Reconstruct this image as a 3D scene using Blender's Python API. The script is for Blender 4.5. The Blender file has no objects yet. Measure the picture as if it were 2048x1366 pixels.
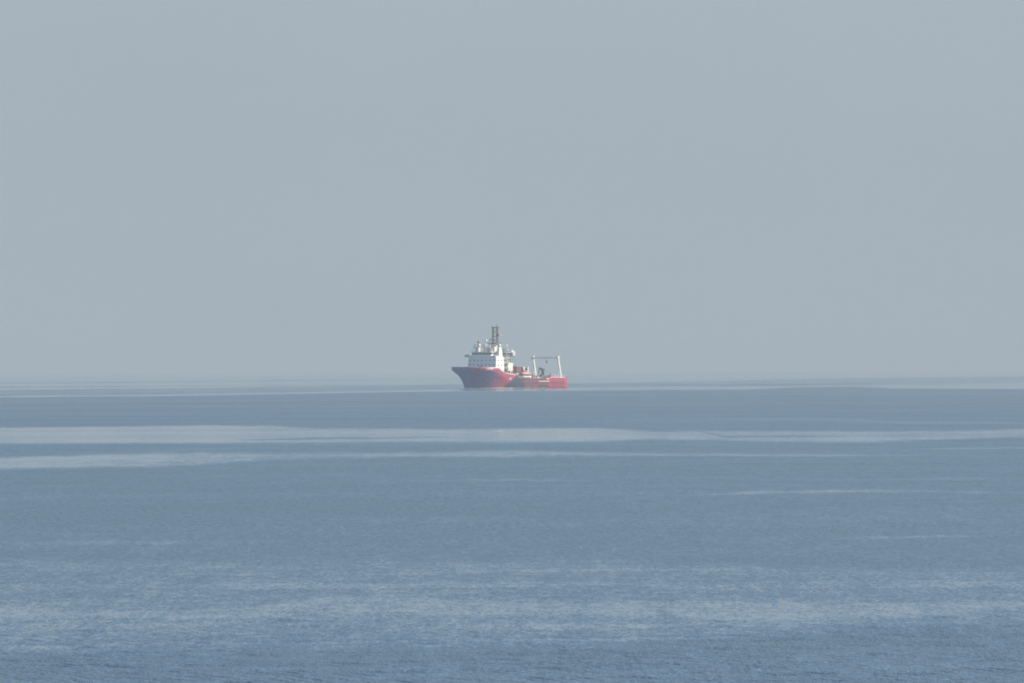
import bpy, bmesh, math, random
import numpy as np
from mathutils import Vector, Matrix

R = math.radians
random.seed(7)
scn = bpy.context.scene
COL = scn.collection

# ------------------------------------------------------------------ camera
FPX = 14222.0            # focal length in pixels of a 2048 px wide frame (250 mm on 36 mm)
DIST = 3844.0            # metres from the camera to the ship
CAM_H = 10.34             # camera height above the sea
HORIZON = 737.75          # row of the true horizon in the photograph
cam_d = bpy.data.cameras.new('camera')
cam_d.sensor_width = 36.0
cam_d.lens = 250.0
cam_d.clip_start = 1.0
cam_d.clip_end = 200000.0
cam = bpy.data.objects.new('camera', cam_d)
COL.objects.link(cam)
cam.location = (0, 0, CAM_H)
cam.rotation_mode = 'XYZ'
PITCH = math.atan((HORIZON - 683.0) / FPX)
ROLL = R(-0.12)
cam.matrix_world = Matrix.Translation((0, 0, CAM_H)) @ (Matrix.Rotation(R(90) + PITCH, 4, 'X') @ Matrix.Rotation(ROLL, 4, 'Z'))
scn.camera = cam

# ------------------------------------------------------------------ sky and sun
SUN_EL, SUN_AZ = 31.0, 71.0          # azimuth clockwise from the viewing direction (+Y)
w = bpy.data.worlds.new('World')
scn.world = w
w.use_nodes = True
wn, wl = w.node_tree.nodes, w.node_tree.links
wn.clear()
sky = wn.new('ShaderNodeTexSky')
sky.sky_type = 'NISHITA'
sky.sun_disc = False
sky.sun_elevation = R(SUN_EL)
sky.sun_rotation = R(SUN_AZ)
sky.altitude = 0
sky.air_density = 1.0
sky.dust_density = 0.35
sky.ozone_density = 3.5
bg = wn.new('ShaderNodeBackground')
bg.inputs['Strength'].default_value = 0.065
wo = wn.new('ShaderNodeOutputWorld')
# a milky haze layer veils the sky, thickest low down and thinning towards the zenith, the same all round
wtc = wn.new('ShaderNodeTexCoord')
wsp = wn.new('ShaderNodeSeparateXYZ')
wl.new(wtc.outputs['Generated'], wsp.inputs[0])
veil = wn.new('ShaderNodeMapRange')
veil.interpolation_type = 'SMOOTHSTEP'
veil.inputs['From Min'].default_value = 0.03
veil.inputs['From Max'].default_value = 0.26
veil.inputs['To Min'].default_value = 0.97
veil.inputs['To Max'].default_value = 0.06
wl.new(wsp.outputs[2], veil.inputs['Value'])
wmx = wn.new('ShaderNodeMixRGB')
wl.new(veil.outputs[0], wmx.inputs[0])
wl.new(sky.outputs[0], wmx.inputs[1])
VEIL = (0.189, 0.221, 0.251)
wmx.inputs[2].default_value = (*[c / 0.065 for c in VEIL], 1)
# faint unevenness of the haze layer
wnz = wn.new('ShaderNodeTexNoise')
wnz.inputs['Scale'].default_value = 9.0
wnz.inputs['Detail'].default_value = 3
wmp = wn.new('ShaderNodeMapping')
wmp.inputs['Scale'].default_value = (1, 1, 2.2)
wl.new(wtc.outputs['Generated'], wmp.inputs[0])
wl.new(wmp.outputs[0], wnz.inputs['Vector'])
wmr = wn.new('ShaderNodeMapRange')
wmr.inputs['To Min'].default_value = 0.955
wmr.inputs['To Max'].default_value = 1.045
wl.new(wnz.outputs['Fac'], wmr.inputs['Value'])
wmm = wn.new('ShaderNodeVectorMath')
wmm.operation = 'SCALE'
wl.new(wmx.outputs[0], wmm.inputs[0])
wl.new(wmr.outputs[0], wmm.inputs['Scale'])
wl.new(wmm.outputs[0], bg.inputs[0])
wl.new(bg.outputs[0], wo.inputs[0])

sd = bpy.data.lights.new('sun', 'SUN')
sd.energy = 5.0
sd.angle = R(0.6)
sd.color = (1.0, 0.90, 0.72)
sun = bpy.data.objects.new('sun', sd)
COL.objects.link(sun)
az, el = R(SUN_AZ), R(SUN_EL)
SUNV = Vector((math.sin(az) * math.cos(el), math.cos(az) * math.cos(el), math.sin(el)))
sun.rotation_euler = SUNV.to_track_quat('Z', 'Y').to_euler()

vs = scn.view_settings
vs.view_transform = 'Standard'
vs.look = 'None'
vs.exposure = 1.0
vs.gamma = 1.0
vs.use_curve_mapping = False
scn.cycles.volume_bounces = 0
scn.cycles.max_bounces = 6
scn.cycles.use_denoising = True
scn.cycles.filter_width = 1.9


# ------------------------------------------------------------------ helpers
def tag(o, label=None, cat=None, group=None, kind=None):
    if label: o['label'] = label
    if cat: o['category'] = cat
    if group: o['group'] = group
    if kind: o['kind'] = kind
    return o


def new_mat(name, col, rough=0.5, metal=0.0, var=0.12, scale=0.6, spec=0.5):
    m = bpy.data.materials.new(name)
    m.use_nodes = True
    n, l = m.node_tree.nodes, m.node_tree.links
    b = n['Principled BSDF']
    b.inputs['Roughness'].default_value = rough
    b.inputs['Metallic'].default_value = metal
    b.inputs['Specular IOR Level'].default_value = spec
    tc = n.new('ShaderNodeTexCoord')
    nz = n.new('ShaderNodeTexNoise')
    nz.inputs['Scale'].default_value = scale
    nz.inputs['Detail'].default_value = 5
    l.new(tc.outputs['Object'], nz.inputs['Vector'])
    rp = n.new('ShaderNodeValToRGB')
    rp.color_ramp.elements[0].position = 0.3
    rp.color_ramp.elements[1].position = 0.7
    a = [c * (1 - var) for c in col]
    c2 = [min(1, c * (1 + var * 0.5)) for c in col]
    rp.color_ramp.elements[0].color = (*a, 1)
    rp.color_ramp.elements[1].color = (*c2, 1)
    l.new(nz.outputs['Fac'], rp.inputs[0])
    l.new(rp.outputs[0], b.inputs['Base Color'])
    return m


class MB:
    """collects shapes into one mesh"""
    def __init__(self):
        self.bm = bmesh.new()

    def poly(self, pts, faces):
        v = [self.bm.verts.new(p) for p in pts]
        for f in faces:
            try:
                self.bm.faces.new([v[i] for i in f])
            except ValueError:
                pass
        return v

    def hexa(self, p):
        self.poly(p, [(0, 3, 2, 1), (4, 5, 6, 7), (0, 1, 5, 4), (1, 2, 6, 5), (2, 3, 7, 6), (3, 0, 4, 7)])
        return self

    def box(self, x0, x1, y0, y1, z0, z1, tx=0.0, ty=0.0):
        return self.hexa([(x0, y0, z0), (x1, y0, z0), (x1, y1, z0), (x0, y1, z0),
                          (x0 + tx, y0 + ty, z1), (x1 - tx, y0 + ty, z1), (x1 - tx, y1 - ty, z1), (x0 + tx, y1 - ty, z1)])

    def bar(self, a, b, w, h=None):
        """square beam from a to b"""
        a, b = Vector(a), Vector(b)
        h = h or w
        d = (b - a).normalized()
        up = Vector((0, 0, 1)) if abs(d.z) < 0.95 else Vector((1, 0, 0))
        s = d.cross(up).normalized() * w / 2
        u = s.normalized().cross(d).normalized() * h / 2
        return self.hexa([a - s - u, a + s - u, a + s + u, a - s + u, b - s - u, b + s - u, b + s + u, b - s + u])

    def tube(self, a, b, r, r2=None, n=10):
        a, b = Vector(a), Vector(b)
        r2 = r if r2 is None else r2
        d = (b - a).normalized()
        up = Vector((0, 0, 1)) if abs(d.z) < 0.95 else Vector((1, 0, 0))
        s = d.cross(up).normalized()
        u = s.cross(d).normalized()
        A = [a + (s * math.cos(t) + u * math.sin(t)) * r for t in [2 * math.pi * i / n for i in range(n)]]
        B = [b + (s * math.cos(t) + u * math.sin(t)) * r2 for t in [2 * math.pi * i / n for i in range(n)]]
        self.poly(A + B, [(i, (i + 1) % n, n + (i + 1) % n, n + i) for i in range(n)]
                  + [tuple(range(n))[::-1], tuple(range(n, 2 * n))])
        return self

    def ball(self, c, r, sz=1.0, n=12, m=8):
        mat = Matrix.Translation(c) @ Matrix.Diagonal((r, r, r * sz, 1))
        bmesh.ops.create_uvsphere(self.bm, u_segments=n, v_segments=m, radius=1.0, matrix=mat)
        return self

    def build(self, name, mat, parent=None, bevel=0.0, smooth=False):
        me = bpy.data.meshes.new(name)
        bmesh.ops.recalc_face_normals(self.bm, faces=self.bm.faces[:])
        self.bm.to_mesh(me)
        self.bm.free()
        me.materials.append(mat)
        o = bpy.data.objects.new(name, me)
        COL.objects.link(o)
        if parent: o.parent = parent
        if smooth:
            for p in me.polygons: p.use_smooth = True
        if bevel:
            md = o.modifiers.new('bevel', 'BEVEL')
            md.width = bevel
            md.segments = 2
            md.limit_method = 'ANGLE'
        return o


# ------------------------------------------------------------------ sea
def ground_at(px, py):
    d = FPX * CAM_H / (py - HORIZON)
    return ((px - 1024.0) * d / FPX, d)


# Slicks: strips of calm water lying on the sea among the wind ripples.
# Each is a list of (px, top, bottom, calmness); negative = darker ruffled thread.
SLICKS = [
    [(-400, 855, 888, .8), (0, 853, 886, .9), (250, 851, 884, .95), (430, 849, 884, 1), (540, 851, 884, .95), (640, 856, 884, .9), (1024, 857, 884, .95),
     (1180, 856, 884, .9), (1300, 861, 880, .7), (1500, 862, 884, .6), (1750, 864, 886, .7), (1900, 863, 880, .65), (2048, 860, 876, .75), (2500, 855, 872, .6)],
    [(440, 879, 881, 0), (520, 878, 880, -.5), (680, 873.5, 876, -.9), (780, 874, 876, -.6), (860, 872, 875, -.5), (1000, 873, 876, -.3), (1100, 874, 876, 0)],
    [(1250, 862, 864, 0), (1320, 861.5, 864, -.6), (1400, 863, 865, -.3), (1450, 874, 876.5, -.5), (1600, 873, 876, -.6), (1700, 872, 874, 0)],
    [(-300, 914, 940, .7), (0, 912, 936, .75), (250, 906, 933, .75), (400, 902, 927, .62), (550, 905, 918, .5), (850, 904, 913, .65), (1024, 900, 914, .7), (1200, 905, 912, .6),
     (1500, 910, 914, .5), (1700, 911, 914, .4), (1900, 910, 913, .15)],
    [(100, 904, 907, 0), (250, 900, 904, .35), (400, 896, 900, .35), (520, 892, 895, .15), (600, 890, 892, 0)],
    [(1100, 838, 842, 0), (1300, 838, 843, .2), (1600, 836, 842, .3), (1850, 844, 850, .3), (2048, 846, 850, .35)],
    [(1700, 895, 898, 0), (1850, 898, 900, .5), (1980, 897, 899, .5), (2100, 896, 898, .3)],
    # by the ship
    [(-400, 792, 796, .7), (0, 789, 793, .85), (300, 787, 791, .8), (500, 784.5, 788.5, .85), (900, 778, 782.5, .95), (1024, 776.5, 782, 1), (1300, 774, 780.5, .75),
     (1500, 773, 780, .8), (1600, 772, 776, .7), (1700, 770, 775, .6), (1800, 768, 779, .85), (2048, 767, 780, .9), (2500, 766, 779, .8)],
    [(-400, 735, 776, 1), (0, 735, 778, 1), (400, 735, 775, .95), (900, 735, 769, .95), (1300, 735, 765, .95), (1700, 735, 758, 1), (2048, 735, 755, 1), (2500, 735, 752, 1)],
    [(-400, 735, 790, .45), (0, 735, 788, .42), (500, 735, 784, .42), (900, 735, 777, .45), (1300, 735, 773, .45), (1700, 735, 769, .5), (2500, 735, 766, .5)],
    [(-400, 763, 766, -.5), (0, 763, 765.5, -.5), (300, 762, 764, -.6), (600, 759, 761, -.5), (900, 757, 759, -.2)],
    [(-400, 773, 775, -.5), (0, 771, 773.5, -.5), (300, 770, 772, -.5), (600, 769, 771, -.3)],
    [(1100, 752, 754, 0), (1300, 750, 752, -.5), (1600, 747, 749, -.5), (1900, 744.5, 746, -.5), (2200, 744, 745, -.5)],
    [(1200, 758, 760, 0), (1450, 755.5, 757.5, .4), (1750, 762, 764, .5), (2048, 759, 761, .4)],
    [(-300, 801, 803, .2), (300, 800, 802, .22), (700, 797, 799, .12), (1000, 797, 799, 0)],
    [(-300, 813, 816, .1), (500, 811, 813, .2), (1200, 808, 810, .12), (1500, 806, 808, .2), (2300, 805, 807, .15)],
    [(1150, 790, 792, 0), (1400, 790, 792, .2), (1800, 788, 790, .15), (2300, 787, 789, .22)],
    [(1140, 759, 761, .1), (1250, 758, 761, .75), (1500, 757, 760, .8), (1650, 756, 759, .3), (1750, 757, 760, 0)],
    [(1140, 766, 768, .1), (1300, 765.5, 767.5, .5), (1550, 765, 767.5, .7), (1700, 764, 766, .5), (2048, 763, 765.5, .6), (2400, 763, 765, .5)],
    # thin windrows in the middle
    [(1330, 991, 993, 0), (1430, 988, 991, .5), (1550, 983, 988.5, .9), (1650, 980, 987, .85), (1750, 979, 986, .6), (1900, 984, 988, .5), (2048, 987, 990, .3)],
    [(1450, 961, 963, 0), (1600, 959, 961.5, .3), (1750, 959.5, 962, .6), (1980, 957, 960, .5), (2048, 957, 959, .1)],
    [(700, 961, 963, 0), (820, 959, 961, .4), (1024, 957, 960, .5), (1140, 960, 963, .5), (1200, 961, 963, 0)],
    [(1024, 972, 974, 0), (1150, 972.5, 975, .3), (1280, 972, 974, .2), (1340, 972, 974, 0)],
    [(1700, 1010, 1012, 0), (1800, 1005, 1008, .35), (1960, 1003, 1006, .4), (2030, 1003, 1005, 0)],
    [(1660, 1077, 1079, 0), (1750, 1073, 1078, .55), (1850, 1072, 1077, .65), (1950, 1072, 1077, .5), (2000, 1072, 1076, 0)],
    [(1020, 1051, 1053, 0), (1070, 1051, 1053, .3), (1150, 1050, 1052, .15), (1200, 1050, 1052, 0)],
    [(200, 955, 957, 0), (350, 952, 955, .2), (550, 948, 951, .3), (760, 946, 950, .35), (800, 946, 949, 0)],
    [(-100, 1009, 1012, .3), (60, 1009, 1011, .25), (180, 1005, 1007, .15), (430, 1002, 1005, .3), (460, 1002, 1004, 0)],
    [(-100, 1081, 1085, .25), (150, 1081, 1086, .3), (400, 1080, 1085, .2), (600, 1080, 1083, 0)],
    # the near group
    [(-400, 1120, 1310, .28), (0, 1120, 1310, .28), (600, 1125, 1300, .30), (1200, 1125, 1295, .30), (1700, 1140, 1260, .28), (2400, 1150, 1240, .25)],
    [(-200, 1130, 1134, .3), (0, 1129, 1134, .25), (200, 1130, 1136, .15), (300, 1140, 1150, .2), (420, 1144, 1152, .5), (512, 1145, 1152, .6), (800, 1144, 1151, .6), (1000, 1136, 1144, .65),
     (1250, 1134, 1146, .7), (1450, 1136, 1144, .5), (1550, 1138, 1144, .15)],
    [(-200, 1166, 1178, .5), (0, 1165, 1177, .6), (300, 1163, 1180, .55), (450, 1160, 1180, .75), (550, 1162, 1180, .75), (800, 1166, 1178, .6), (1024, 1162, 1176, .7), (1250, 1163, 1171, .5), (1400, 1166, 1184, .5),
     (1500, 1163, 1182, .55), (1750, 1160, 1179, .65), (2048, 1160, 1179, .6), (2300, 1160, 1176, .5)],
    [(-200, 1208, 1243, .8), (0, 1209, 1242, .9), (300, 1213, 1240, .85), (520, 1205, 1237, .85), (650, 1185, 1234, .8), (800, 1188, 1236, .8), (1024, 1202, 1233, .9), (1300, 1200, 1234, .9),
     (1450, 1200, 1247, .95), (1600, 1201, 1246, .95), (1750, 1202, 1242, .95), (1900, 1201, 1232, .9), (2048, 1199, 1222, .85), (2300, 1197, 1215, .7)],
    [(-200, 1273, 1280, .5), (0, 1272, 1278, .4), (120, 1270, 1278, .5), (300, 1268, 1275, .35), (500, 1263, 1270, .45), (800, 1256, 1264, .6), (1024, 1240, 1263, .85), (1150, 1244, 1264, .8), (1300, 1246, 1260, .6), (1450, 1242, 1250, .5), (1500, 1242, 1250, 0)],
    [(-200, 1290, 1300, .6), (0, 1288, 1297, .7), (120, 1288, 1297, .7), (250, 1282, 1292, .65), (400, 1281, 1289, .7), (600, 1281, 1288, .5), (800, 1280, 1286, .5), (1024, 1277, 1284, .6), (1250, 1276, 1284, .5), (1450, 1272, 1278, .3), (1550, 1270, 1274, 0)],
]


def noise1(t, seed, freq):
    rs = np.random.RandomState(seed)
    tab = rs.uniform(-1, 1, 4096)
    u = t * freq + 1000.0
    i = np.floor(u).astype(int)
    f = u - i
    f = f * f * (3 - 2 * f)
    return tab[i % 4096] * (1 - f) + tab[(i + 1) % 4096] * f


def wavelets(X, Y, DX, DY):
    """short wind waves running across the view, each faded out where the sheet is too coarse to carry it"""
    rs = np.random.RandomState(11)
    X, Y, DX, DY = (v.astype(np.float32) for v in (X, Y, DX, DY))
    # crests bend and break up: warp the plane a little before adding the wave trains
    wx, wy, gain = (np.zeros_like(X) for _ in range(3))
    for k in range(9):
        lam = 1.2 * 14.0 ** rs.rand()
        a = rs.rand() * 6.283
        arg = (math.cos(a) * X + math.sin(a) * Y * .35) * np.float32(6.283 / lam) + np.float32(rs.rand() * 6.283)
        sn = np.sin(arg)
        wx += sn * np.float32(lam * .022)
        wy += sn * np.float32(lam * .05 * rs.choice([-1, 1]))
        gain += sn * np.float32(.07)
    X2, Y2 = X + wx, Y + wy
    H = np.zeros_like(X)
    far = np.clip((Y - 280) / 200, 0, 1)
    near = 1 - .6 * far
    for k in range(170):
        if k < 110:                                        # short ripples close in
            lx = .15 * 7.0 ** (rs.rand() ** 1.15)
            ly = lx * 1.2 * 2.5 ** rs.rand()
            wt = near
        else:                                              # longer wavelets in the open water further out
            lx = .26 * 4.0 ** rs.rand()
            ly = lx * 4.0 * 2.6 ** rs.rand()
            wt = far * .55
        kx, ky = 6.2832 / lx, 6.2832 / ly * rs.choice([-1, 1])
        amp = WAVE_SLOPE * rs.uniform(.6, 1.4) / kx
        f = np.clip((lx / DX - 2.2) / 2.0, 0, 1) * np.clip((ly / DY - 2.2) / 2.0, 0, 1) * wt
        if f.max() <= 0: continue
        H += np.float32(amp) * f * np.sin(np.float32(kx) * X2 + np.float32(ky) * Y2 + np.float32(rs.rand() * 6.283))
    return (H * np.clip(1 + gain, .3, 1.7)).astype(float)


WAVE_SLOPE = 0.027


def build_sea():
    rows = np.concatenate([HORIZON + np.array([.9, 1.3, 1.8]), np.arange(HORIZON + 2.4, 800, 0.7), np.arange(800, 960, 0.9), np.arange(960, 1150, 0.7), np.arange(1150, 1372, 0.52),
                           np.geomspace(1373, 3000, 40)])[::-1]
    cols = np.concatenate([np.linspace(-4000, -250, 20), np.arange(-240, 2290, 3.6), np.linspace(2300, 6000, 20)])
    PX, PY = np.meshgrid(cols, rows)
    calm = np.zeros_like(PX)
    dark = np.zeros_like(PX)
    for k, s in enumerate(SLICKS):
        a = np.array(s, float)
        soft = np.clip((PY - 740) / 480 * 18.0, 0.9, 18.0)
        wob = noise1(PX, 10 + k, 1 / 150.0) * 1.0 + noise1(PX, 50 + k, 1 / 45.0) * 0.7
        wob = wob * np.clip((PY - 740) / 160, .25, 1.6)
        soft = np.minimum(soft, .5 * np.interp(PX, a[:, 0], a[:, 2] - a[:, 1]) + 1.2)
        top = np.interp(PX, a[:, 0], a[:, 1]) + wob
        bot = np.interp(PX, a[:, 0], a[:, 2]) + noise1(PX, 90 + k, 1 / 110.0) * np.clip((PY - 740) / 160, .2, 1.8)
        amp = np.interp(PX, a[:, 0], a[:, 3])
        if 940 < a[0, 1] < 1100: amp = amp * .62
        elif 840 < a[0, 1] < 940: amp = np.clip(amp, -1, .88)
        if a[0, 1] > 1100: amp = .66 * amp ** .5      # near the shore a light air ruffles the slicks
        edge = lambda t: np.clip(t / soft + .5, 0, 1)
        m = edge(PY - top) * edge(bot - PY) * amp * (1 + .12 * noise1(PX, 200 + k, 1 / 60.0))
        calm = np.maximum(calm, m)
        dark = np.minimum(dark, m)
    calm = np.clip(calm + dark, 0, 1)
    Dm = FPX * CAM_H / (PY - HORIZON)
    X = (PX - 1024.0) * Dm / FPX
    Y = Dm
    nr, nc = PX.shape
    DXg = np.abs(np.gradient(X, axis=1))
    DYg = np.abs(np.gradient(Y, axis=0))
    Z = wavelets(X, Y, DXg, DYg) * (1 - .45 * calm)
    Z[0] = Z[-1] = 0
    Z[:, 0] = Z[:, -1] = 0
    verts = np.stack([X, Y, Z], -1).reshape(-1, 3)
    idx = np.arange(nr * nc).reshape(nr, nc)
    faces = np.stack([idx[:-1, :-1], idx[:-1, 1:], idx[1:, 1:], idx[1:, :-1]], -1).reshape(-1, 4)
    # the same sheet goes on to both sides and behind the camera
    left, right = idx[:, 0], idx[:, -1]
    BIG = 150000.0
    ex = [(-BIG, y, 0) for y in Y[:, 0]] + [(BIG, y, 0) for y in Y[:, 0]]
    n0 = nr * nc
    Lx, Rx = n0 + np.arange(nr), n0 + nr + np.arange(nr)
    f2 = np.stack([Lx[:-1], left[:-1], left[1:], Lx[1:]], -1)
    f3 = np.stack([right[:-1], Rx[:-1], Rx[1:], right[1:]], -1)
    vb = n0 + 2 * nr
    ex += [(-BIG, -90000, 0), (BIG, -90000, 0)]
    allv = np.concatenate([verts, np.array(ex)]).astype(np.float32)
    quads = np.concatenate([faces, f2, f3])
    back = np.array([vb, vb + 1, int(Rx[0])] + [int(i) for i in idx[0][::-1]] + [int(Lx[0])])
    loops = np.concatenate([quads.reshape(-1), back]).astype(np.int32)
    starts = np.concatenate([np.arange(len(quads)) * 4, [len(quads) * 4]]).astype(np.int32)
    me = bpy.data.meshes.new('sea')
    me.vertices.add(len(allv))
    me.vertices.foreach_set('co', allv.reshape(-1))
    me.loops.add(len(loops))
    me.loops.foreach_set('vertex_index', loops)
    me.polygons.add(len(starts))
    me.polygons.foreach_set('loop_start', starts)
    me.update(calc_edges=True)
    me.validate()
    me.shade_smooth()
    at = me.attributes.new('calm', 'FLOAT', 'POINT')
    vals = np.zeros(len(allv), np.float32)
    vals[:n0] = calm.reshape(-1)
    at.data.foreach_set('value', vals)
    o = bpy.data.objects.new('sea', me)
    COL.objects.link(o)
    tag(o, 'calm blue grey sea with pale slicks and fine ripples', 'sea', kind='structure')

    m = bpy.data.materials.new('sea_water')
    m.use_nodes = True
    n, l = m.node_tree.nodes, m.node_tree.links
    b = n['Principled BSDF']
    b.inputs['Base Color'].default_value = (0.064, 0.110, 0.162, 1)
    b.inputs['IOR'].default_value = 1.333
    geo = n.new('ShaderNodeNewGeometry')

    def mapping(scale, rot=0.0):
        mp = n.new('ShaderNodeMapping')
        mp.inputs['Scale'].default_value = scale
        mp.inputs['Rotation'].default_value = (0, 0, rot)
        l.new(geo.outputs['Position'], mp.inputs['Vector'])
        return mp

    def noise(vec, scale, detail=2, rough=.5):
        t = n.new('ShaderNodeTexNoise')
        t.inputs['Scale'].default_value = scale
        t.inputs['Detail'].default_value = detail
        t.inputs['Roughness'].default_value = rough
        l.new(vec.outputs[0], t.inputs['Vector'])
        return t.outputs['Fac']

    def math_(op, a, c=None, clamp=False):
        t = n.new('ShaderNodeMath')
        t.operation = op
        t.use_clamp = clamp
        for i, v in enumerate((a, c)):
            if v is None: continue
            if isinstance(v, (int, float)): t.inputs[i].default_value = v
            else: l.new(v, t.inputs[i])
        return t.outputs[0]

    at_n = n.new('ShaderNodeAttribute')
    at_n.attribute_name = 'calm'
    # gusts: large soft patches and small breaks inside the slicks
    gust = noise(mapping((.016, .016, 1)), 1.0, 8, .62)
    gust2 = noise(mapping((.3, .25, 1), .0), 1.0, 4, .6)
    g = math_('ADD', math_('MULTIPLY', math_('SUBTRACT', gust, .5), .9), math_('MULTIPLY', math_('SUBTRACT', gust2, .5), .3))
    # wavelets too short to resolve singly: patches of steeper and gentler chop
    r0 = noise(mapping((11.0, 3.2, 1), .0), 1.0, 2, .6)
    r1 = noise(mapping((4.2, 1.25, 1), .004), 1.0, 3, .6)
    r2 = noise(mapping((1.6, .30, 1), -.002), 1.0, 3, .62)
    r3 = noise(mapping((.5, .05, 1), .001), 1.0, 3, .62)
    c_ = lambda v, k: math_('MULTIPLY', math_('SUBTRACT', v, .5), k)
    rp = math_('ADD', math_('ADD', c_(r0, 1.6), c_(r1, 2.6)), math_('ADD', c_(r2, 1.6), c_(r3, .9)))
    calm_f = math_('ADD', math_('ADD', at_n.outputs['Fac'], g), math_('MULTIPLY', rp, .85))
    mr = n.new('ShaderNodeMapRange')
    mr.inputs['From Min'].default_value = -0.7
    mr.inputs['From Max'].default_value = 0.95
    mr.inputs['To Min'].default_value = 0.75
    mr.inputs['To Max'].default_value = 0.06
    l.new(calm_f, mr.inputs['Value'])
    l.new(mr.outputs[0], b.inputs['Roughness'])
    # wavelets: short trains running mostly across the line of sight
    h1 = noise(mapping((3.6, 1.1, 1), .01), 1.0, 3, .6)
    h2 = noise(mapping((.9, .5, 1), -.015), 1.0, 2, .5)
    h3 = noise(mapping((8.0, 2.2, 1), -.01), 1.0, 2, .6)
    h4 = noise(mapping((1.3, .16, 1), .005), 1.0, 3, .55)
    hh = math_('ADD', math_('MULTIPLY', h1, .06), math_('ADD', math_('ADD', math_('MULTIPLY', h2, .05), math_('MULTIPLY', h4, .05)), math_('MULTIPLY', h3, .03)))
    bp = n.new('ShaderNodeBump')
    bp.inputs['Distance'].default_value = 1.0
    ms = n.new('ShaderNodeMapRange')
    ms.inputs['To Min'].default_value = 0.9
    ms.inputs['To Max'].default_value = 0.35
    l.new(calm_f, ms.inputs['Value'])
    l.new(ms.outputs[0], bp.inputs['Strength'])
    l.new(hh, bp.inputs['Height'])
    l.new(bp.outputs[0], b.inputs['Normal'])
    me.materials.append(m)
    return o


sea = build_sea()

# ------------------------------------------------------------------ ship materials
white = new_mat('white_paint', (.81, .80, .75), .5, var=.10, scale=.5)
cream = new_mat('weathered_white_paint', (.70, .70, .66), .55, var=.2, scale=.9)
grey = new_mat('grey_paint', (.30, .33, .34), .5, var=.2)
dark = new_mat('dark_grey_paint', (.045, .06, .065), .5, var=.3)
black = new_mat('black_rubber', (.015, .015, .017), .8, var=.3)
red = new_mat('red_paint', (.38, .026, .085), .45, var=.22, scale=.4)
maroon = new_mat('maroon_paint', (.16, .03, .045), .55, var=.25)
orange = new_mat('orange_red_gelcoat', (.34, .06, .07), .6, var=.1)
decky = new_mat('deck_paint', (.14, .05, .05), .7, var=.3)
glass = new_mat('dark_window_glass', (.012, .018, .022), .12, var=.2)


def hull_material():
    """red topsides, navy bow and a navy slash amidships, a little rust and scuffing"""
    m = bpy.data.materials.new('hull_paint')
    m.use_nodes = True
    n, l = m.node_tree.nodes, m.node_tree.links
    b = n['Principled BSDF']
    b.inputs['Roughness'].default_value = .42
    tc = n.new('ShaderNodeTexCoord')
    sp = n.new('ShaderNodeSeparateXYZ')
    l.new(tc.outputs['Object'], sp.inputs[0])

    def M(op, a, c):
        t = n.new('ShaderNodeMath')
        t.operation = op
        for i, v in enumerate((a, c)):
            if isinstance(v, (int, float)): t.inputs[i].default_value = v
            else: l.new(v, t.inputs[i])
        return t.outputs[0]
    x, z = sp.outputs[0], sp.outputs[2]
    bow = M('GREATER_THAN', x, M('ADD', 9.6, M('MULTIPLY', z, .68)))
    s1 = M('LESS_THAN', x, M('ADD', -7.1, M('MULTIPLY', z, -1.37)))
    s2 = M('GREATER_THAN', x, M('ADD', -24.6, M('MULTIPLY', z, .6)))
    navy = bow
    slash = M('MULTIPLY', s1, s2)
    nz = n.new('ShaderNodeTexNoise')
    nz.inputs['Scale'].default_value = .45
    nz.inputs['Detail'].default_value = 6
    mp = n.new('ShaderNodeMapping')
    mp.inputs['Scale'].default_value = (1, 1, .35)
    l.new(tc.outputs['Object'], mp.inputs[0])
    l.new(mp.outputs[0], nz.inputs['Vector'])
    redr = n.new('ShaderNodeValToRGB')
    redr.color_ramp.elements[0].position = .35
    redr.color_ramp.elements[1].position = .65
    redr.color_ramp.elements[0].color = (.24, .022, .065, 1)
    redr.color_ramp.elements[1].color = (.42, .028, .10, 1)
    l.new(nz.outputs['Fac'], redr.inputs[0])
    # darker maroon working side between the slash and the stern quarter
    wz = M('MULTIPLY', M('GREATER_THAN', x, -41.5), M('LESS_THAN', x, -21.0))
    wk = M('MULTIPLY', wz, .75)
    mx0 = n.new('ShaderNodeMixRGB')
    l.new(wk, mx0.inputs[0])
    l.new(redr.outputs[0], mx0.inputs[1])
    mx0.inputs[2].default_value = (.10, .032, .055, 1)
    # plum forebody below the knuckle, running out into the red
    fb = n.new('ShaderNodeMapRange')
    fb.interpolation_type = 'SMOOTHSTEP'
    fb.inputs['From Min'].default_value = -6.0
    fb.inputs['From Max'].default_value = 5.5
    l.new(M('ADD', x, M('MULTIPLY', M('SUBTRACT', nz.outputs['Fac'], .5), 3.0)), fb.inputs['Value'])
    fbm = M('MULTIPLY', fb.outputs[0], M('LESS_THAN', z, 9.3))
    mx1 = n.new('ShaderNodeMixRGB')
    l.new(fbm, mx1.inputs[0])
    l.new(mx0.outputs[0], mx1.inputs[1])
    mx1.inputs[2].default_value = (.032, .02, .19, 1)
    mx = n.new('ShaderNodeMixRGB')
    l.new(navy, mx.inputs[0])
    l.new(mx1.outputs[0], mx.inputs[1])
    mx.inputs[2].default_value = (.003, .05, .31, 1)
    ms = n.new('ShaderNodeMixRGB')
    l.new(slash, ms.inputs[0])
    l.new(mx.outputs[0], ms.inputs[1])
    ms.inputs[2].default_value = (.003, .010, .05, 1)
    mx = ms
    # dark boot topping at the waterline
    boot = M('LESS_THAN', z, .35)
    mb = n.new('ShaderNodeMixRGB')
    l.new(boot, mb.inputs[0])
    l.new(mx.outputs[0], mb.inputs[1])
    mb.inputs[2].default_value = (.02, .02, .025, 1)
    l.new(mb.outputs[0], b.inputs['Base Color'])
    return m


hullm = hull_material()

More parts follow.
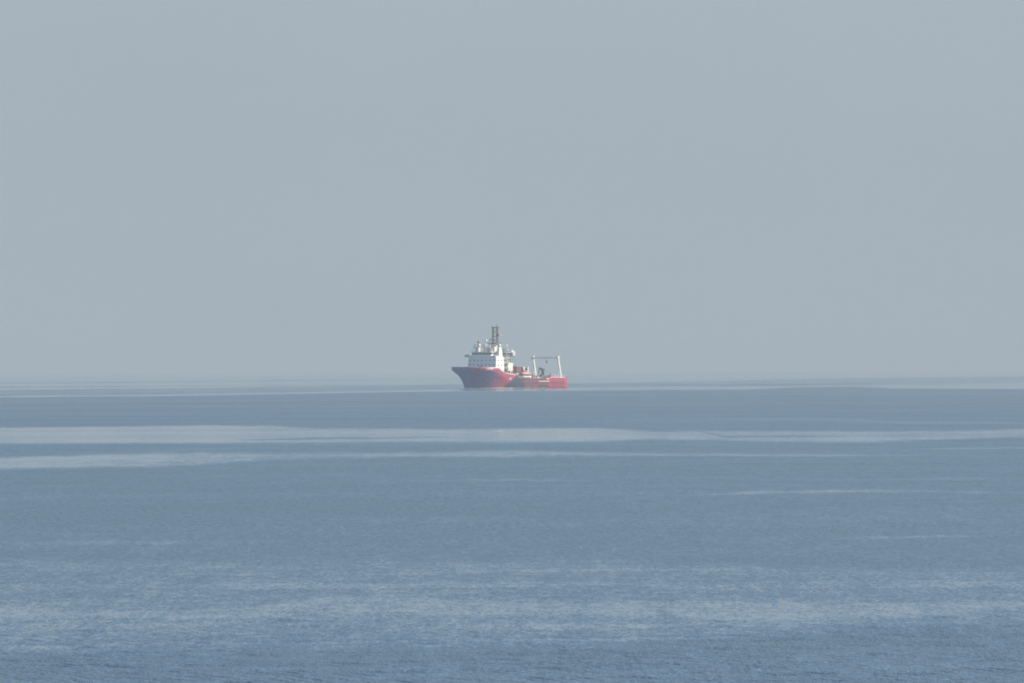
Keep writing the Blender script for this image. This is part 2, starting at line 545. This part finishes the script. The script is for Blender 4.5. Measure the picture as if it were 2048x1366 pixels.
# ------------------------------------------------------------------ ship
THETA = R(41.0)
ship = bpy.data.objects.new('offshore_ship', None)
COL.objects.link(ship)
ship.location = ((963.5 - 1024.0) * DIST / FPX, DIST, 0)
ship.rotation_euler = (0, 0, math.atan2(-math.cos(THETA), -math.sin(THETA)))
tag(ship, 'red and navy offshore ship with white superstructure and white stern gantry on calm sea', 'ship')


def stem_x(z):
    return float(np.interp(z, [-2, 0, 2, 5, 7.3, 9.6, 11.6], [13.6, 14.0, 14.9, 17.0, 19.6, 23.4, 23.8]))


def sheer(x):
    return float(np.interp(x, [-60.6, -59.2, -57, -44.5, -42, -41.6, -16.6, -16, -14.5, -5.4, -1.7, 10, 24],
                           [4.5, 5.1, 5.7, 6.0, 5.8, 4.9, 4.9, 5.2, 7.1, 8.3, 11.2, 11.2, 11.45]))


def half_breadth(x, z):
    zz = min(max(z, 0), 11)
    d = max(stem_x(z) - x, 0)
    le = np.interp(zz, [0, 5, 9, 11], [33, 28, 21, 20])
    p = np.interp(zz, [0, 5, 9, 11], [1.0, .9, .74, .72])
    hb = 10.5 * math.sin(math.pi / 2 * min(d / le, 1)) ** p
    hb *= np.interp(zz, [0, 3, 6], [.965, 1, 1])
    a = x + 60.6
    if a < 4: hb *= np.interp(a, [0, 1, 4], [.88, .95, 1])
    return float(hb)


def loft_hull():
    us = np.concatenate([np.linspace(0, .2, 14), np.linspace(.21, .48, 18), np.linspace(.49, .76, 26), np.linspace(.77, .96, 26), np.linspace(.967, 1, 14)])
    NV = 22
    pts, grid = [], {}
    for i, u in enumerate(us):
        x0 = -60.6 + (23.8 + 60.6) * u
        top = sheer(x0)
        for j in range(NV + 1):
            z = -2.0 + (top + 2.0) * j / NV
            X = -60.6 + (stem_x(z) + 60.6) * u
            hb = half_breadth(X, z)
            for s in (1, -1):
                if u == 1: hb = 0.06
                grid[i, j, s] = len(pts)
                pts.append((X, s * hb, z))
    faces = []
    n = len(us)
    for s in (1, -1):
        for i in range(n - 1):
            for j in range(NV):
                faces.append((grid[i, j, s], grid[i + 1, j, s], grid[i + 1, j + 1, s], grid[i, j + 1, s]))
    for j in range(NV):
        faces.append((grid[0, j, 1], grid[0, j + 1, 1], grid[0, j + 1, -1], grid[0, j, -1]))
        faces.append((grid[n - 1, j, 1], grid[n - 1, j + 1, 1], grid[n - 1, j + 1, -1], grid[n - 1, j, -1]))
    m = MB()
    m.poly(pts, faces)
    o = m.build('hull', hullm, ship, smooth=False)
    for p in o.data.polygons: p.use_smooth = True
    md = o.modifiers.new('plate', 'SOLIDIFY')
    md.thickness = .14
    md.offset = -1
    return o


hull = loft_hull()


def deck(name, xa, xb, z, mat, inset=.2, n=24):
    m = MB()
    xs = np.linspace(xa, xb, n)
    pts = [(x, max(half_breadth(x, z) - inset, .02), z) for x in xs] + [(x, -max(half_breadth(x, z) - inset, .02), z) for x in xs]
    m.poly(pts, [(i, i + 1, n + i + 1, n + i) for i in range(n - 1)])
    return m.build(name, mat, ship)


deck('forecastle_deck', -4, 23.2, 9.9, new_mat('pale_bounce_deck', (.46, .50, .46), .7, var=.2))  # hidden deck coloured pale to bounce sunlight onto the deckhouse front
deck('main_deck', -60.3, -16.2, 3.6, decky)
deck('side_deck', -16.2, -4, 6.6, decky)
bk = MB()
bk.box(-16.25, -16.05, -10.2, 10.2, 3.6, 6.6)
bk.box(-4.1, -3.9, -10.1, 10.1, 6.6, 9.9)
bk.build('deck_bulkhead', cream, ship)


def side_strip(name, xa, xb, z0, z1, out, mat, s, n=30, parent=hull):
    m = MB()
    xs = np.linspace(xa, xb, n)
    pts = []
    for x in xs:
        for z in (z0, z1):
            h = half_breadth(x, z)
            pts.append((x, s * (h - .1), z))
            pts.append((x, s * (h + out), z))
    f = []
    for i in range(n - 1):
        a, b2 = 4 * i, 4 * i + 4
        f += [(a + 1, b2 + 1, b2 + 3, a + 3), (a, b2, b2 + 1, a + 1), (a + 2, b2 + 2, b2 + 3, a + 3)]
    f += [(0, 1, 3, 2), (4 * n - 4, 4 * n - 3, 4 * n - 1, 4 * n - 2)]
    m.poly(pts, f)
    return m.build(name, mat, parent)


for s in (1, -1):
    side_strip('rubbing_strake', -57, -18, 2.9, 3.25, .22, maroon, s)
    side_strip('fender', -43, -35.5, .25, 1.3, .2, black, s, 12)
    side_strip('pale_strake', -43.5, -34.5, 3.35, 3.75, .3, cream, s, 12)
    side_strip('bulwark_rail', -41.4, -16.8, 4.75, 4.98, .12, maroon, s)
    side_strip('forecastle_knuckle', -1.5, 22.0, 9.30, 9.45, .10, red, s, 40)
    for x in (3.8, -1.2):                                  # small pale marks low on the bow
        m = MB(); h = half_breadth(x, 4.6)
        m.tube((x, s * (h - .3), 4.6), (x, s * (h + .08), 4.6), .36, n=14)
        m.build('thruster_mark', grey, hull)

# ship's name on the bow bulwark and the mark further aft: white strokes too small to read
for s in (1, -1):
    k = 0
    x = 7.6
    widths = [.50, .42, .50, .46, .40, .52, .42, .50]
    for wd in widths:
        m = MB()
        def q(xx, zz, o): return (xx, s * (half_breadth(xx, zz) + o), zz)
        def stroke(xa, xb, za, zb):
            a = [q(xa, za, .03), q(xb, za, .03), q(xb, zb, .03), q(xa, zb, .03)]
            c = [q(xa, za, -.05), q(xb, za, -.05), q(xb, zb, -.05), q(xa, zb, -.05)]
            m.hexa(c + a)
        z0, z1 = 9.95, 10.85
        st = .16
        stroke(x, x - st, z0, z1)
        stroke(x - wd + st, x - wd, z0, z1)
        if k % 3 != 1: stroke(x - st, x - wd + st, z1 - st, z1)
        if k % 2 == 0: stroke(x - st, x - wd + st, z0, z0 + st)
        if k % 3 != 2: stroke(x - st, x - wd + st, .5 * (z0 + z1) - .08, .5 * (z0 + z1) + .08)
        m.build('name_letter', white, hull)
        x -= wd + .16
        k += 1
    m = MB()
    for xa, xb, za, zb in ((-9.3, -10.0, 4.4, 5.5), (-10.3, -10.6, 4.4, 5.6), (-10.9, -12.2, 4.7, 5.1), (-10.9, -12.0, 5.3, 5.7)):
        h = half_breadth(xa, za)
        m.box(xb, xa, s * (h - .06) if s > 0 else -(h + .03), (h + .03) if s > 0 else -(h - .06), za, zb)
    m.build('side_emblem', white, hull)

# ---- accommodation block
m = MB()
m.hexa([(-6.8, -10.1, 9.9), (0.3, -10.1, 9.9), (0.3, 10.1, 9.9), (-6.8, 10.1, 9.9),
        (-6.8, -9.9, 16.6), (-0.4, -9.9, 16.6), (-0.4, 9.9, 16.6), (-6.8, 9.9, 16.6)])
bright = new_mat('shade_lifted_white', (.90, .89, .86), .45, var=.06)  # white raised above the other whites to brighten the shaded front
house = m.build('deckhouse', bright, ship, bevel=.12)
for s in (1, -1):
    m = MB()
    m.box(-6.8, -3.8, s * 9.85 - .3, s * 9.85 + .3, 6.6, 9.9)
    m.build('side_wall', white, ship)
m = MB()
m.box(-16.0, -6.9, -7.4, 7.4, 6.6, 16.2)
aft_house = m.build('aft_deckhouse', cream, ship, bevel=.08)
for z in (10.6, 13.2, 15.6):
    m = MB()
    m.box(-12.0, -6.95, -9.9, 9.9, z, z + .18)
    m.build('side_gallery', cream, ship)
    for s in (1, -1):
        m = MB()
        for x in np.arange(-12, -6.9, 1.0):
            m.bar((x, s * 9.75, z + .18), (x, s * 9.75, z + 1.2), .07)
        for dz in (.55, .9, 1.2):
            m.bar((-12, s * 9.75, z + dz), (-7, s * 9.75, z + dz), .06)
        m.build('railing', cream, ship)
for s in (1, -1):
    for (xa, za, xb, zb) in ((-11.5, 6.6, -8.0, 10.7), (-8.0, 10.7, -11.5, 13.3), (-11.5, 13.3, -8.0, 15.7)):
        m = MB()
        m.bar((xa, s * 8.5, za), (xb, s * 8.5, zb), .9, .18)
        m.build('stair', grey, ship)


def pane(parent, c, nrm, wd, ht, name='window', mat=glass, lift=.03):
    """a framed window set on a wall: c centre, nrm outward normal (horizontal)"""
    nrm = Vector(nrm).normalized()
    t = Vector((-nrm.y, nrm.x, 0))
    u = Vector((0, 0, 1))
    c = Vector(c)
    m = MB()
    lo, hi = c - nrm * .08, c + nrm * lift
    P = [lo - t * wd / 2 - u * ht / 2, lo + t * wd / 2 - u * ht / 2, lo + t * wd / 2 + u * ht / 2, lo - t * wd / 2 + u * ht / 2]
    Q = [p + nrm * (lift + .08) for p in P]
    m.hexa(P + Q)
    return m.build(name, mat, parent)


for z, xs in ((14.9, .0), (12.6, .0)):
    fx = .3 + (z - 9.9) / 6.7 * -.7
    for y in (-8.4, -5.6, -2.8, 0, 2.8, 5.6, 8.4):
        pane(house, (fx, y, z), (1, 0, .0), .75, .75)
for z in (14.9, 12.4):
    for x in (-2.0, -4.8):
        pane(house, (x, 9.9 + .2 * (16.6 - z) / 6.7, z), (0, 1, 0), .6, .6)
        pane(house, (x, -9.9 - .2 * (16.6 - z) / 6.7, z), (0, -1, 0), .6, .6)
m = MB()
m.box(.25, .5, -1.9, .2, 9.9, 12.0)
m.build('front_door', grey, ship)

# ---- bridge
BX0, BX1, BY0, BY1 = -6.4, .1, -7.0, 6.6
m = MB()
m.box(BX0, BX1, BY0, BY1, 16.6, 19.35)
bridge = m.build('bridge', bright, ship, bevel=.06)
m = MB()
m.box(BX0 - .4, BX1 + .55, BY0 - .45, BY1 + .45, 19.35, 19.7)
m.build('bridge_roof', white, ship, bevel=.05)
for k in range(10):
    y = BY0 + .75 + k * (BY1 - BY0 - 1.5) / 9
    pane(bridge, (BX1, y, 18.55), (1, 0, 0), 1.18, 1.05, 'window_pane')
for k in range(4):
    x = BX0 + .9 + k * (BX1 - BX0 - 1.6) / 3
    pane(bridge, (x, BY1, 18.55), (0, 1, 0), 1.25, .8, 'window_pane')
    pane(bridge, (x, BY0, 18.55), (0, -1, 0), 1.25, .8, 'window_pane')
for s, ye in ((-1, 12.6), (1, 9.6)):
    m = MB()
    y0 = BY0 if s < 0 else BY1
    m.box(-3.2, -.2, min(y0, s * ye), max(y0, s * ye), 16.62, 16.85)
    m.box(-.32, -.2, min(y0, s * ye), max(y0, s * ye), 16.85, 17.5)
    m.box(-3.2, -.2, s * ye - .06, s * ye + .06, 16.85, 17.6)
    m.build('bridge_wing', cream, ship)
m = MB()
m.box(-2.4, -.4, -12.5, -11.0, 16.86, 18.0)
m.build('wing_console', dark, ship, bevel=.1)
m = MB()
for y in np.arange(BY0, BY1 + .1, 1.36):
    m.bar((BX1 + .3, y, 19.7), (BX1 + .3, y, 20.75), .06)
for x in np.arange(BX0, BX1, 1.3):
    m.bar((x, BY1 + .2, 19.7), (x, BY1 + .2, 20.75), .06)
for dz in (20.2, 20.75):
    m.bar((BX1 + .3, BY0, dz), (BX1 + .3, BY1 + .2, dz), .06)
    m.bar((BX0, BY1 + .2, dz), (BX1 + .3, BY1 + .2, dz), .06)
m.build('roof_railing', cream, ship)

# ---- white side tower with dome on its head
for s in (1, -1):
    m = MB()
    m.hexa([(-8.0, s * 7.45, 9.9), (-3.6, s * 7.45, 9.9), (-3.6, s * 9.3, 9.9), (-8.0, s * 9.3, 9.9),
            (-6.9, s * 6.7, 22.0), (-4.9, s * 6.7, 22.0), (-4.9, s * 8.1, 22.0), (-6.9, s * 8.1, 22.0)])
    m.build('funnel', white, ship, bevel=.1)
    m = MB()
    m.ball((-5.9, s * 7.3, 22.9), 1.05, 1.0, 16, 10)
    m.build('radome', white, ship, smooth=True)

# ---- engine casing with grey exhaust tower
for s in (1, -1):
    m = MB()
    m.box(-15.0, -10.6, s * 8.4 - .9, s * 8.4 + .9, 9.3, 13.6)
    m.build('engine_casing', white, ship, bevel=.1)
    m = MB()
    for x in (-14.7, -12.8, -10.9):
        for dy in (-.7, .7):
            m.bar((x, s * 8.4 + dy, 6.6), (x, s * 8.4 + dy, 9.3), .28)
    m.build('casing_leg', cream, ship)
    m = MB()
    m.box(-14.4, -13.2, s * 8.4 - .5, s * 8.4 + .5, 6.6, 8.7)
    m.build('deck_locker', grey, ship)
for s in (1,):
    tw = MB()
    cx = [(-16.4, 4.2), (-10.4, 4.2), (-10.4, 8.2), (-16.4, 8.2)]
    for (x, y) in cx:
        tw.bar((x, y, 13.6), (x + (.4 if x < -13 else -.4), y, 19.0), .34)
    for z in (14.6, 16.4):
        for a, b2 in zip(cx, cx[1:] + cx[:1]):
            tw.bar((*a, z), (*b2, z), .22)
    tw.bar((-16.4, 8.2, 14.6), (-10.4, 8.2, 18.8), .2)
    tw.bar((-10.4, 4.2, 14.6), (-10.4, 8.2, 18.8), .2)
    tw.build('exhaust_frame', grey, ship)
    m = MB(); m.box(-15.6, -11.2, 4.9, 7.6, 13.6, 17.6); m.build('exhaust_housing', grey, ship, bevel=.1)
    m = MB(); m.box(-16.3, -10.5, 4.3, 8.1, 17.8, 19.1); m.build('louvre_band', dark, ship)
    m = MB(); m.box(-16.8, -10.1, 3.9, 8.6, 19.1, 19.35); m.build('top_platform', cream, ship)
    for x, y in ((-12, 5.2), (-13.3, 6.0), (-14.6, 5.4)):
        m = MB(); m.tube((x, y, 19.3), (x - .25, y, 21.3), .33); m.build('exhaust_pipe', dark, ship)
    m = MB(); m.hexa([(-17.6, 7.0, 18.9), (-14.6, 7.0, 19.7), (-14.6, 8.6, 19.7), (-17.6, 8.6, 18.9), (-17.6, 7.0, 19.6), (-14.6, 7.0, 20.8), (-14.6, 8.6, 20.8), (-17.6, 8.6, 19.6)])
    m.build('life_raft_canister', white, ship, bevel=.15)
    m = MB(); m.box(-17.4, -15.4, 7.3, 8.9, 17.6, 18.7); m.build('lamp_box', cream, ship, bevel=.1)
    m = MB(); m.tube((-12.2, 7.2, 19.3), (-12.2, 7.2, 22.4), .12); m.build('antenna_post', cream, ship)
    m = MB(); m.ball((-12.2, 7.2, 22.9), .62, 1.1); m.build('radome', white, ship, smooth=True)
    m = MB(); m.ball((-12.5, 7.5, 20.6), .55, 1.1); m.build('radome', white, ship, smooth=True)

# ---- roof equipment on the bridge
def roof_dome(x, y, z, r, post=True):
    m = MB(); m.ball((x, y, z), r, 1.05, 14, 9)
    d = m.build('radome', white, ship, smooth=True)
    if post:
        m = MB(); m.tube((x, y, 19.6), (x, y, z - r * .7), .16)
        m.build('dome_post', cream, ship)
    return d


roof_dome(-2.2, -.3, 22.9, .72)
roof_dome(-1.4, 1.4, 23.2, .62)
roof_dome(-2.6, .7, 25.6, .70)
roof_dome(-3.6, 2.6, 22.3, .62)
roof_dome(-7.2, .0, 25.9, .85, False)
m = MB(); m.tube((-1.0, -3.4, 19.6), (-1.0, -3.4, 24.4), .14); m.build('antenna_post', grey, ship)
m = MB(); m.ball((-1.0, -3.4, 24.8), .62, 1.1); m.build('camera_ball', dark, ship, smooth=True)
# satellite dish looking out over the starboard bow
ax = Vector((.45, -.80, .40)).normalized()
c0 = Vector((-1.0, -5.1, 22.4))
t1 = ax.cross(Vector((0, 0, 1))).normalized(); t2 = t1.cross(ax).normalized()
pts, fc = [], []
NR, NS = 5, 20
for i in range(NR + 1):
    r = 1.75 * i / NR
    for j in range(NS):
        a = 2 * math.pi * j / NS
        pts.append(c0 + (t1 * math.cos(a) + t2 * math.sin(a)) * max(r, .02) + ax * (.22 * r * r))
for i in range(NR):
    for j in range(NS):
        fc.append((i * NS + j, i * NS + (j + 1) % NS, (i + 1) * NS + (j + 1) % NS, (i + 1) * NS + j))
m = MB(); m.poly(pts, fc)
dish = m.build('satellite_dish', cream, ship, smooth=True)
sm = dish.modifiers.new('thickness', 'SOLIDIFY'); sm.thickness = .12
m = MB(); m.tube((-1.0, -4.9, 19.6), tuple(c0 - ax * .1), .28); m.bar(tuple(c0), tuple(c0 + ax * 1.5), .12)
m.build('dish_pedestal', dark, ship)
for (x, y, h, r, mt) in ((-2.2, -2.2, 23.6, .11, cream), (-3.0, -1.2, 24.6, .11, maroon), (-4.2, 1.6, 24.8, .12, maroon), (-5.0, 3.5, 23.6, .12, grey),
                         (-1.6, -1.9, 22.4, .3, cream), (-3.4, .2, 21.8, .45, grey), (-4.6, 2.9, 21.4, .6, cream), (-2.0, 3.8, 20.8, .5, grey), (-5.4, -2.2, 22.6, .4, cream)):
    m = MB(); m.tube((x, y, 19.6), (x, y, h), r); m.build('antenna_post', mt, ship)
m = MB(); m.bar((-3.0, -3.0, 22.4), (-3.0, 1.2, 22.4), .22); m.build('radar_scanner', cream, ship)
m = MB(); m.bar((-4.2, -.4, 24.4), (-4.2, 3.0, 24.4), .28); m.build('radar_scanner', maroon, ship)
m = MB(); m.box(-7.6, -5.6, -3.6, 4.4, 19.7, 22.2, .2, .4); m.build('mast_house', cream, ship, bevel=.08)

# ---- lattice mast
MX, MY = -10.6, .35
m = MB()
m.box(MX - 2.2, MX + 2.2, MY - 2.6, MY + 2.9, 16.2, 23.6, .5, .5)
m.build('mast_base', cream, ship, bevel=.1)
m = MB()
m.box(MX - 1.6, MX + 2.6, MY - 3.0, MY + 3.0, 24.0, 24.6)
m.build('mast_platform', maroon, ship)
m = MB()
for sx in (-1, 1):
    for sy in (-1, 1):
        m.bar((MX + sx * .55, MY + sy * 1.45, 23.4), (MX + sx * .5, MY + sy * 1.4, 32.8), .42)
lat = m.build('lattice_mast', dark, ship)
for z in (26.0, 28.0, 30.4, 32.7):
    m = MB()
    for sx in (-1, 1):
        m.bar((MX + sx * .55, MY - 1.45, z), (MX + sx * .55, MY + 1.45, z), .30)
    for sy in (-1, 1):
        m.bar((MX - .55, MY + sy * 1.45, z), (MX + .55, MY + sy * 1.45, z), .26)
    m.build('mast_rung', dark, lat)
m = MB(); m.bar((MX, MY - 2.6, 32.9), (MX, MY + 3.0, 32.9), .24); m.build('yard', dark, lat)
m = MB(); m.bar((MX, MY - 3.2, 31.4), (MX, MY - 1.2, 31.4), .18); m.build('yard', dark, lat)
m = MB(); m.bar((MX, MY + 1.2, 31.6), (MX, MY + 3.4, 31.6), .14); m.build('yard', dark, lat)
for y, h in ((-2.4, 34.0), (-1.5, 33.8), (.9, 35.2), (1.4, 34.2), (2.7, 33.8)):
    m = MB(); m.tube((MX, MY + y, 32.8), (MX, MY + y, h), .10, .05, 6); m.build('whip_antenna', dark, lat)
m = MB(); m.box(MX - .7, MX + .7, MY + 1.5, MY + 3.3, 28.2, 29.4, .15, .3); m.build('radar_unit', dark, lat, bevel=.1)
m = MB(); m.ball((MX, MY + 4.1, 28.5), .42); m.bar((MX, MY + 1.5, 28.1), (MX, MY + 4.2, 28.1), .12); m.build('lamp_unit', white, lat)

# ---- fore deck bits
m = MB(); m.tube((17.5, 0, 9.9), (17.5, 0, 13.2), .10); m.bar((17.5, -.5, 12.3), (17.5, .5, 12.3), .08); m.build('jack_staff', grey, ship)
for y in (-2.4, 2.4):
    m = MB(); m.tube((12.5, y - .8, 10.6), (12.5, y + .8, 10.6), .6); m.build('windlass', grey, ship)

# ---- working deck
m = MB(); m.box(-31.0, -26.0, -2.2, 2.2, 3.6, 11.8); wh = m.build('winch_house', maroon, ship, bevel=.15)
m = MB(); m.box(-31.2, -25.8, -2.4, 2.4, 7.4, 7.9); m.build('collar', cream, wh)
m = MB(); m.tube((-33.6, -2.2, 8.9), (-33.6, 1.8, 8.9), 2.3, n=24); rl = m.build('reel_drum', maroon, ship)
for y in (-2.3, 1.9):
    m = MB(); m.tube((-33.6, y - .12, 8.9), (-33.6, y + .12, 8.9), 2.75, n=28); m.build('flange', grey, rl)
for x in (-31.9, -35.0):
    for y in (-2.9, 2.5):
        m = MB(); m.bar((x, y, 3.6), (x + (.4 if x > -33 else -.1), y, 11.5), .75); m.build('reel_post', white, ship)
m = MB(); m.box(-40.5, -36.8, -3.0, 4.6, 3.6, 6.9, .2, .2); m.build('deck_store', maroon, ship, bevel=.1)
m = MB(); m.box(-36.2, -32.0, 5.0, 8.6, 3.6, 5.9, .2, .2); m.build('deck_skid', red, ship, bevel=.1)
m = MB()
m.bar((-33.5, 9.6, 6.4), (-36.6, 9.6, 3.9), .5, .16)
m.build('deck_ladder', cream, ship)
m = MB(); m.tube((-44.3, 8.2, 4.7), (-45.9, 8.2, 4.7), .7, n=14); m.build('deck_tank', white, ship)
for x in (-44.2, -49.6):
    for s, zb in ((-1, 3.6), (1, 6.2)):
        m = MB()
        m.bar((x, s * 9.4, zb), (x, s * 9.4, 7.4), .22)
        m.build('stanchion', cream, ship)

# loose gear standing about the working deck
for (x, y, lx, ly, h, mt) in ((-37.6, 7.2, 1.6, 1.4, 2.3, grey), (-39.6, 7.8, 1.3, 1.2, 1.9, maroon), (-41.4, 6.6, 1.5, 1.6, 3.0, dark), (-42.6, 2.0, 1.2, 2.2, 2.6, maroon),
                              (-47.8, 1.5, 2.0, 2.0, 3.2, maroon), (-49.6, 6.4, 1.4, 1.4, 3.4, red), (-36.0, -5.0, 2.0, 1.6, 3.6, grey), (-43.6, -6.0, 2.2, 1.6, 3.4, cream)):
    m = MB()
    m.box(x - lx, x + lx, y - ly, y + ly, 3.6, 3.6 + h, .12, .12)
    m.box(x - lx * .5, x + lx * .3, y - ly * .5, y + ly * .5, 3.6 + h, 4.1 + h)
    m.build('deck_gear', mt, ship, bevel=.08)
for s in (1, -1):
    m = MB()
    for x in np.arange(-58.5, -44, 1.6):
        zt = sheer(x)
        m.bar((x, s * 9.9, zt - .1), (x, s * 9.9, zt + .95), .07)
    for dz in (.5, .95):
        m.bar((-58.5, s * 9.9, 5.65 + dz), (-44.2, s * 9.9, 6.3 + dz), .06)
    m.build('stern_railing', cream, ship)

# knuckle crane
CXc, CYc = -45.2, 4.6
m = MB(); m.tube((CXc, CYc, 3.6), (CXc, CYc, 9.4), .95, .8, 14); crane = m.build('crane_column', dark, ship)
m = MB(); m.box(CXc - .9, CXc + 1.0, CYc - .8, CYc + .8, 9.3, 10.5, .1, .1); m.build('slewing_head', dark, crane, bevel=.1)
m = MB(); m.bar((CXc, CYc, 10.0), (CXc + 2.3, CYc - .6, 10.8), .75); m.build('jib', dark, crane)
m = MB(); m.bar((CXc + 2.2, CYc - .6, 10.9), (CXc + 2.9, CYc - .8, 6.4), .5); m.build('folded_jib', grey, crane)

# stern gantry
GX, GXT, GH = -55.3, -52.6, 9.0
gy0 = 16.4
m = MB(); m.bar((GXT, -GH - .4, gy0), (GXT, GH + .4, gy0), 0.70, 0.80)
gan = m.build('gantry_crossbeam', white, ship, bevel=.06)
for s in (1, -1):
    m = MB(); m.bar((GX, s * GH, 5.2), (GXT, s * GH, 16.8), .80, .95); m.build('gantry_leg', white, gan, bevel=.06)
    m = MB(); m.tube((GX + 3.0, s * GH, 5.3), (-53.8, s * GH, 10.8), .30, n=10); m.build('hydraulic_ram', cream, gan)
    m = MB(); m.box(GX - 1.7, GX + 3.8, s * GH - .9, s * GH + .9, 4.2, 5.5, .1, .1); m.build('gantry_foot', cream, gan)
    m = MB(); m.box(GXT - .75, GXT + .75, s * GH - .7, s * GH + .7, 15.7, 17.3); m.build('gantry_knee', cream, gan, bevel=.08)
m = MB(); m.bar((GXT, 1.0, 16.0), (GXT, 1.0, 14.7), .14); m.ball((GXT, 1.0, 14.2), .52, 1.3); m.build('hook_block', dark, gan)
m = MB(); m.bar((GXT, -1.6, 16.0), (GXT, -1.6, 15.1), .3); m.build('sheave', grey, gan)
m = MB(); m.tube((-59.4, -9.0, 4.3), (-59.4, 9.0, 4.3), .75, n=14); m.build('stern_roller', dark, ship)
m = MB(); m.tube((-59.9, 8.9, 3.9), (-59.9, 8.9, 5.9), .5, n=12); m.build('stern_fender', black, ship)

# ------------------------------------------------------------------ rescue boat carried on the port side of the working deck
boat = bpy.data.objects.new('rescue_boat', None)
COL.objects.link(boat)
tag(boat, 'small red covered rescue boat with white hull carried on the ship amidships', 'boat')
bl = ship.matrix_basis @ Vector((-26.6, 7.6, 3.6))
boat.location = bl
boat.rotation_euler = ship.rotation_euler


def boat_shell(x0, x1, w0, z0, z1, wz0, n=18):
    m = MB()
    pts = []
    xs = np.linspace(x0, x1, n)
    for x in xs:
        t = (x - x0) / (x1 - x0)
        f = max(.06, math.sin(math.pi * (.12 + .88 * (1 - abs(2 * t - 1) ** 2.6)) / 2))
        pts += [(x, -w0 * f * wz0, z0), (x, w0 * f * wz0, z0), (x, w0 * f, z1), (x, -w0 * f, z1)]
    fc = []
    for i in range(n - 1):
        a, b2 = 4 * i, 4 * i + 4
        for k in range(4):
            fc.append((a + k, a + (k + 1) % 4, b2 + (k + 1) % 4, b2 + k))
    fc += [(0, 1, 2, 3), (4 * n - 4, 4 * n - 3, 4 * n - 2, 4 * n - 1)]
    m.poly(pts, fc)
    return m


boat_shell(-4.9, 4.9, 1.75, .75, 2.1, .35).build('boat_hull', cream, boat)
boat_shell(-5.0, 5.0, 1.9, 2.1, 3.0, .97).build('gunwale', white, boat)
boat_shell(-4.4, 4.4, 1.6, 3.0, 3.65, .98).build('window_strip', glass, boat)
cn = boat_shell(-4.5, 4.3, 1.0, 3.65, 5.1, 1.7)
cn.build('canopy', orange, boat, bevel=.3)
m = MB(); m.box(-1.6, .6, -.8, .8, 5.1, 5.7, .2, .2); m.build('hatch', orange, boat, bevel=.1)
m = MB()
for x in (-2.6, 2.6):
    m.box(x - .3, x + .3, -1.3, 1.3, 0, 1.2)
m.build('cradle', grey, boat)

# ------------------------------------------------------------------ foam along the waterline
m = MB()
rng = random.Random(3)


def foam_patch(x, off, rx, ry, h):
    hb = half_breadth(x, 0.2)
    c = (x, hb + off, 0)
    n = 9
    pts = [(c[0], c[1], h)]
    for i in range(n):
        a = 2 * math.pi * i / n
        k = rng.uniform(.7, 1.2)
        pts.append((c[0] + math.cos(a) * rx * k, c[1] + math.sin(a) * ry * k, .015))
    m.poly(pts, [(0, 1 + i, 1 + (i + 1) % n) for i in range(n)])


for i in range(80):
    foam_patch(rng.uniform(-7, 1), rng.uniform(.3, 9.0), rng.uniform(.5, 1.3), rng.uniform(.5, 1.6), rng.uniform(.06, .24))
for i in range(60):
    x = rng.uniform(-40, 12)
    foam_patch(x, rng.uniform(.2, 2.2), rng.uniform(.5, 1.4), rng.uniform(.2, .6), rng.uniform(.04, .14))
foamm = new_mat('sea_foam', (.75, .77, .78), .8, var=.15)
fo = m.build('sea_foam', foamm)
fo.location = ship.location
fo.rotation_euler = ship.rotation_euler
tag(fo, 'white foam and wash on the water along the ship side', 'foam', kind='stuff')

# ------------------------------------------------------------------ haze
m = MB()
m.box(-160000, 160000, -95000, 140000, -1.0, 42.0)
hz = bpy.data.materials.new('haze_air')
hz.use_nodes = True
hn, hl = hz.node_tree.nodes, hz.node_tree.links
hn.clear()
ho = hn.new('ShaderNodeOutputMaterial')
pv = hn.new('ShaderNodeVolumePrincipled')
pv.inputs['Color'].default_value = (.415, .505, .60, 1)
pv.inputs['Density'].default_value = 0.44 / DIST
pv.inputs['Anisotropy'].default_value = 0.0
hl.new(pv.outputs[0], ho.inputs['Volume'])
ob = m.build('haze', hz)
tag(ob, 'pale sea haze lying over the water', 'haze', kind='stuff')
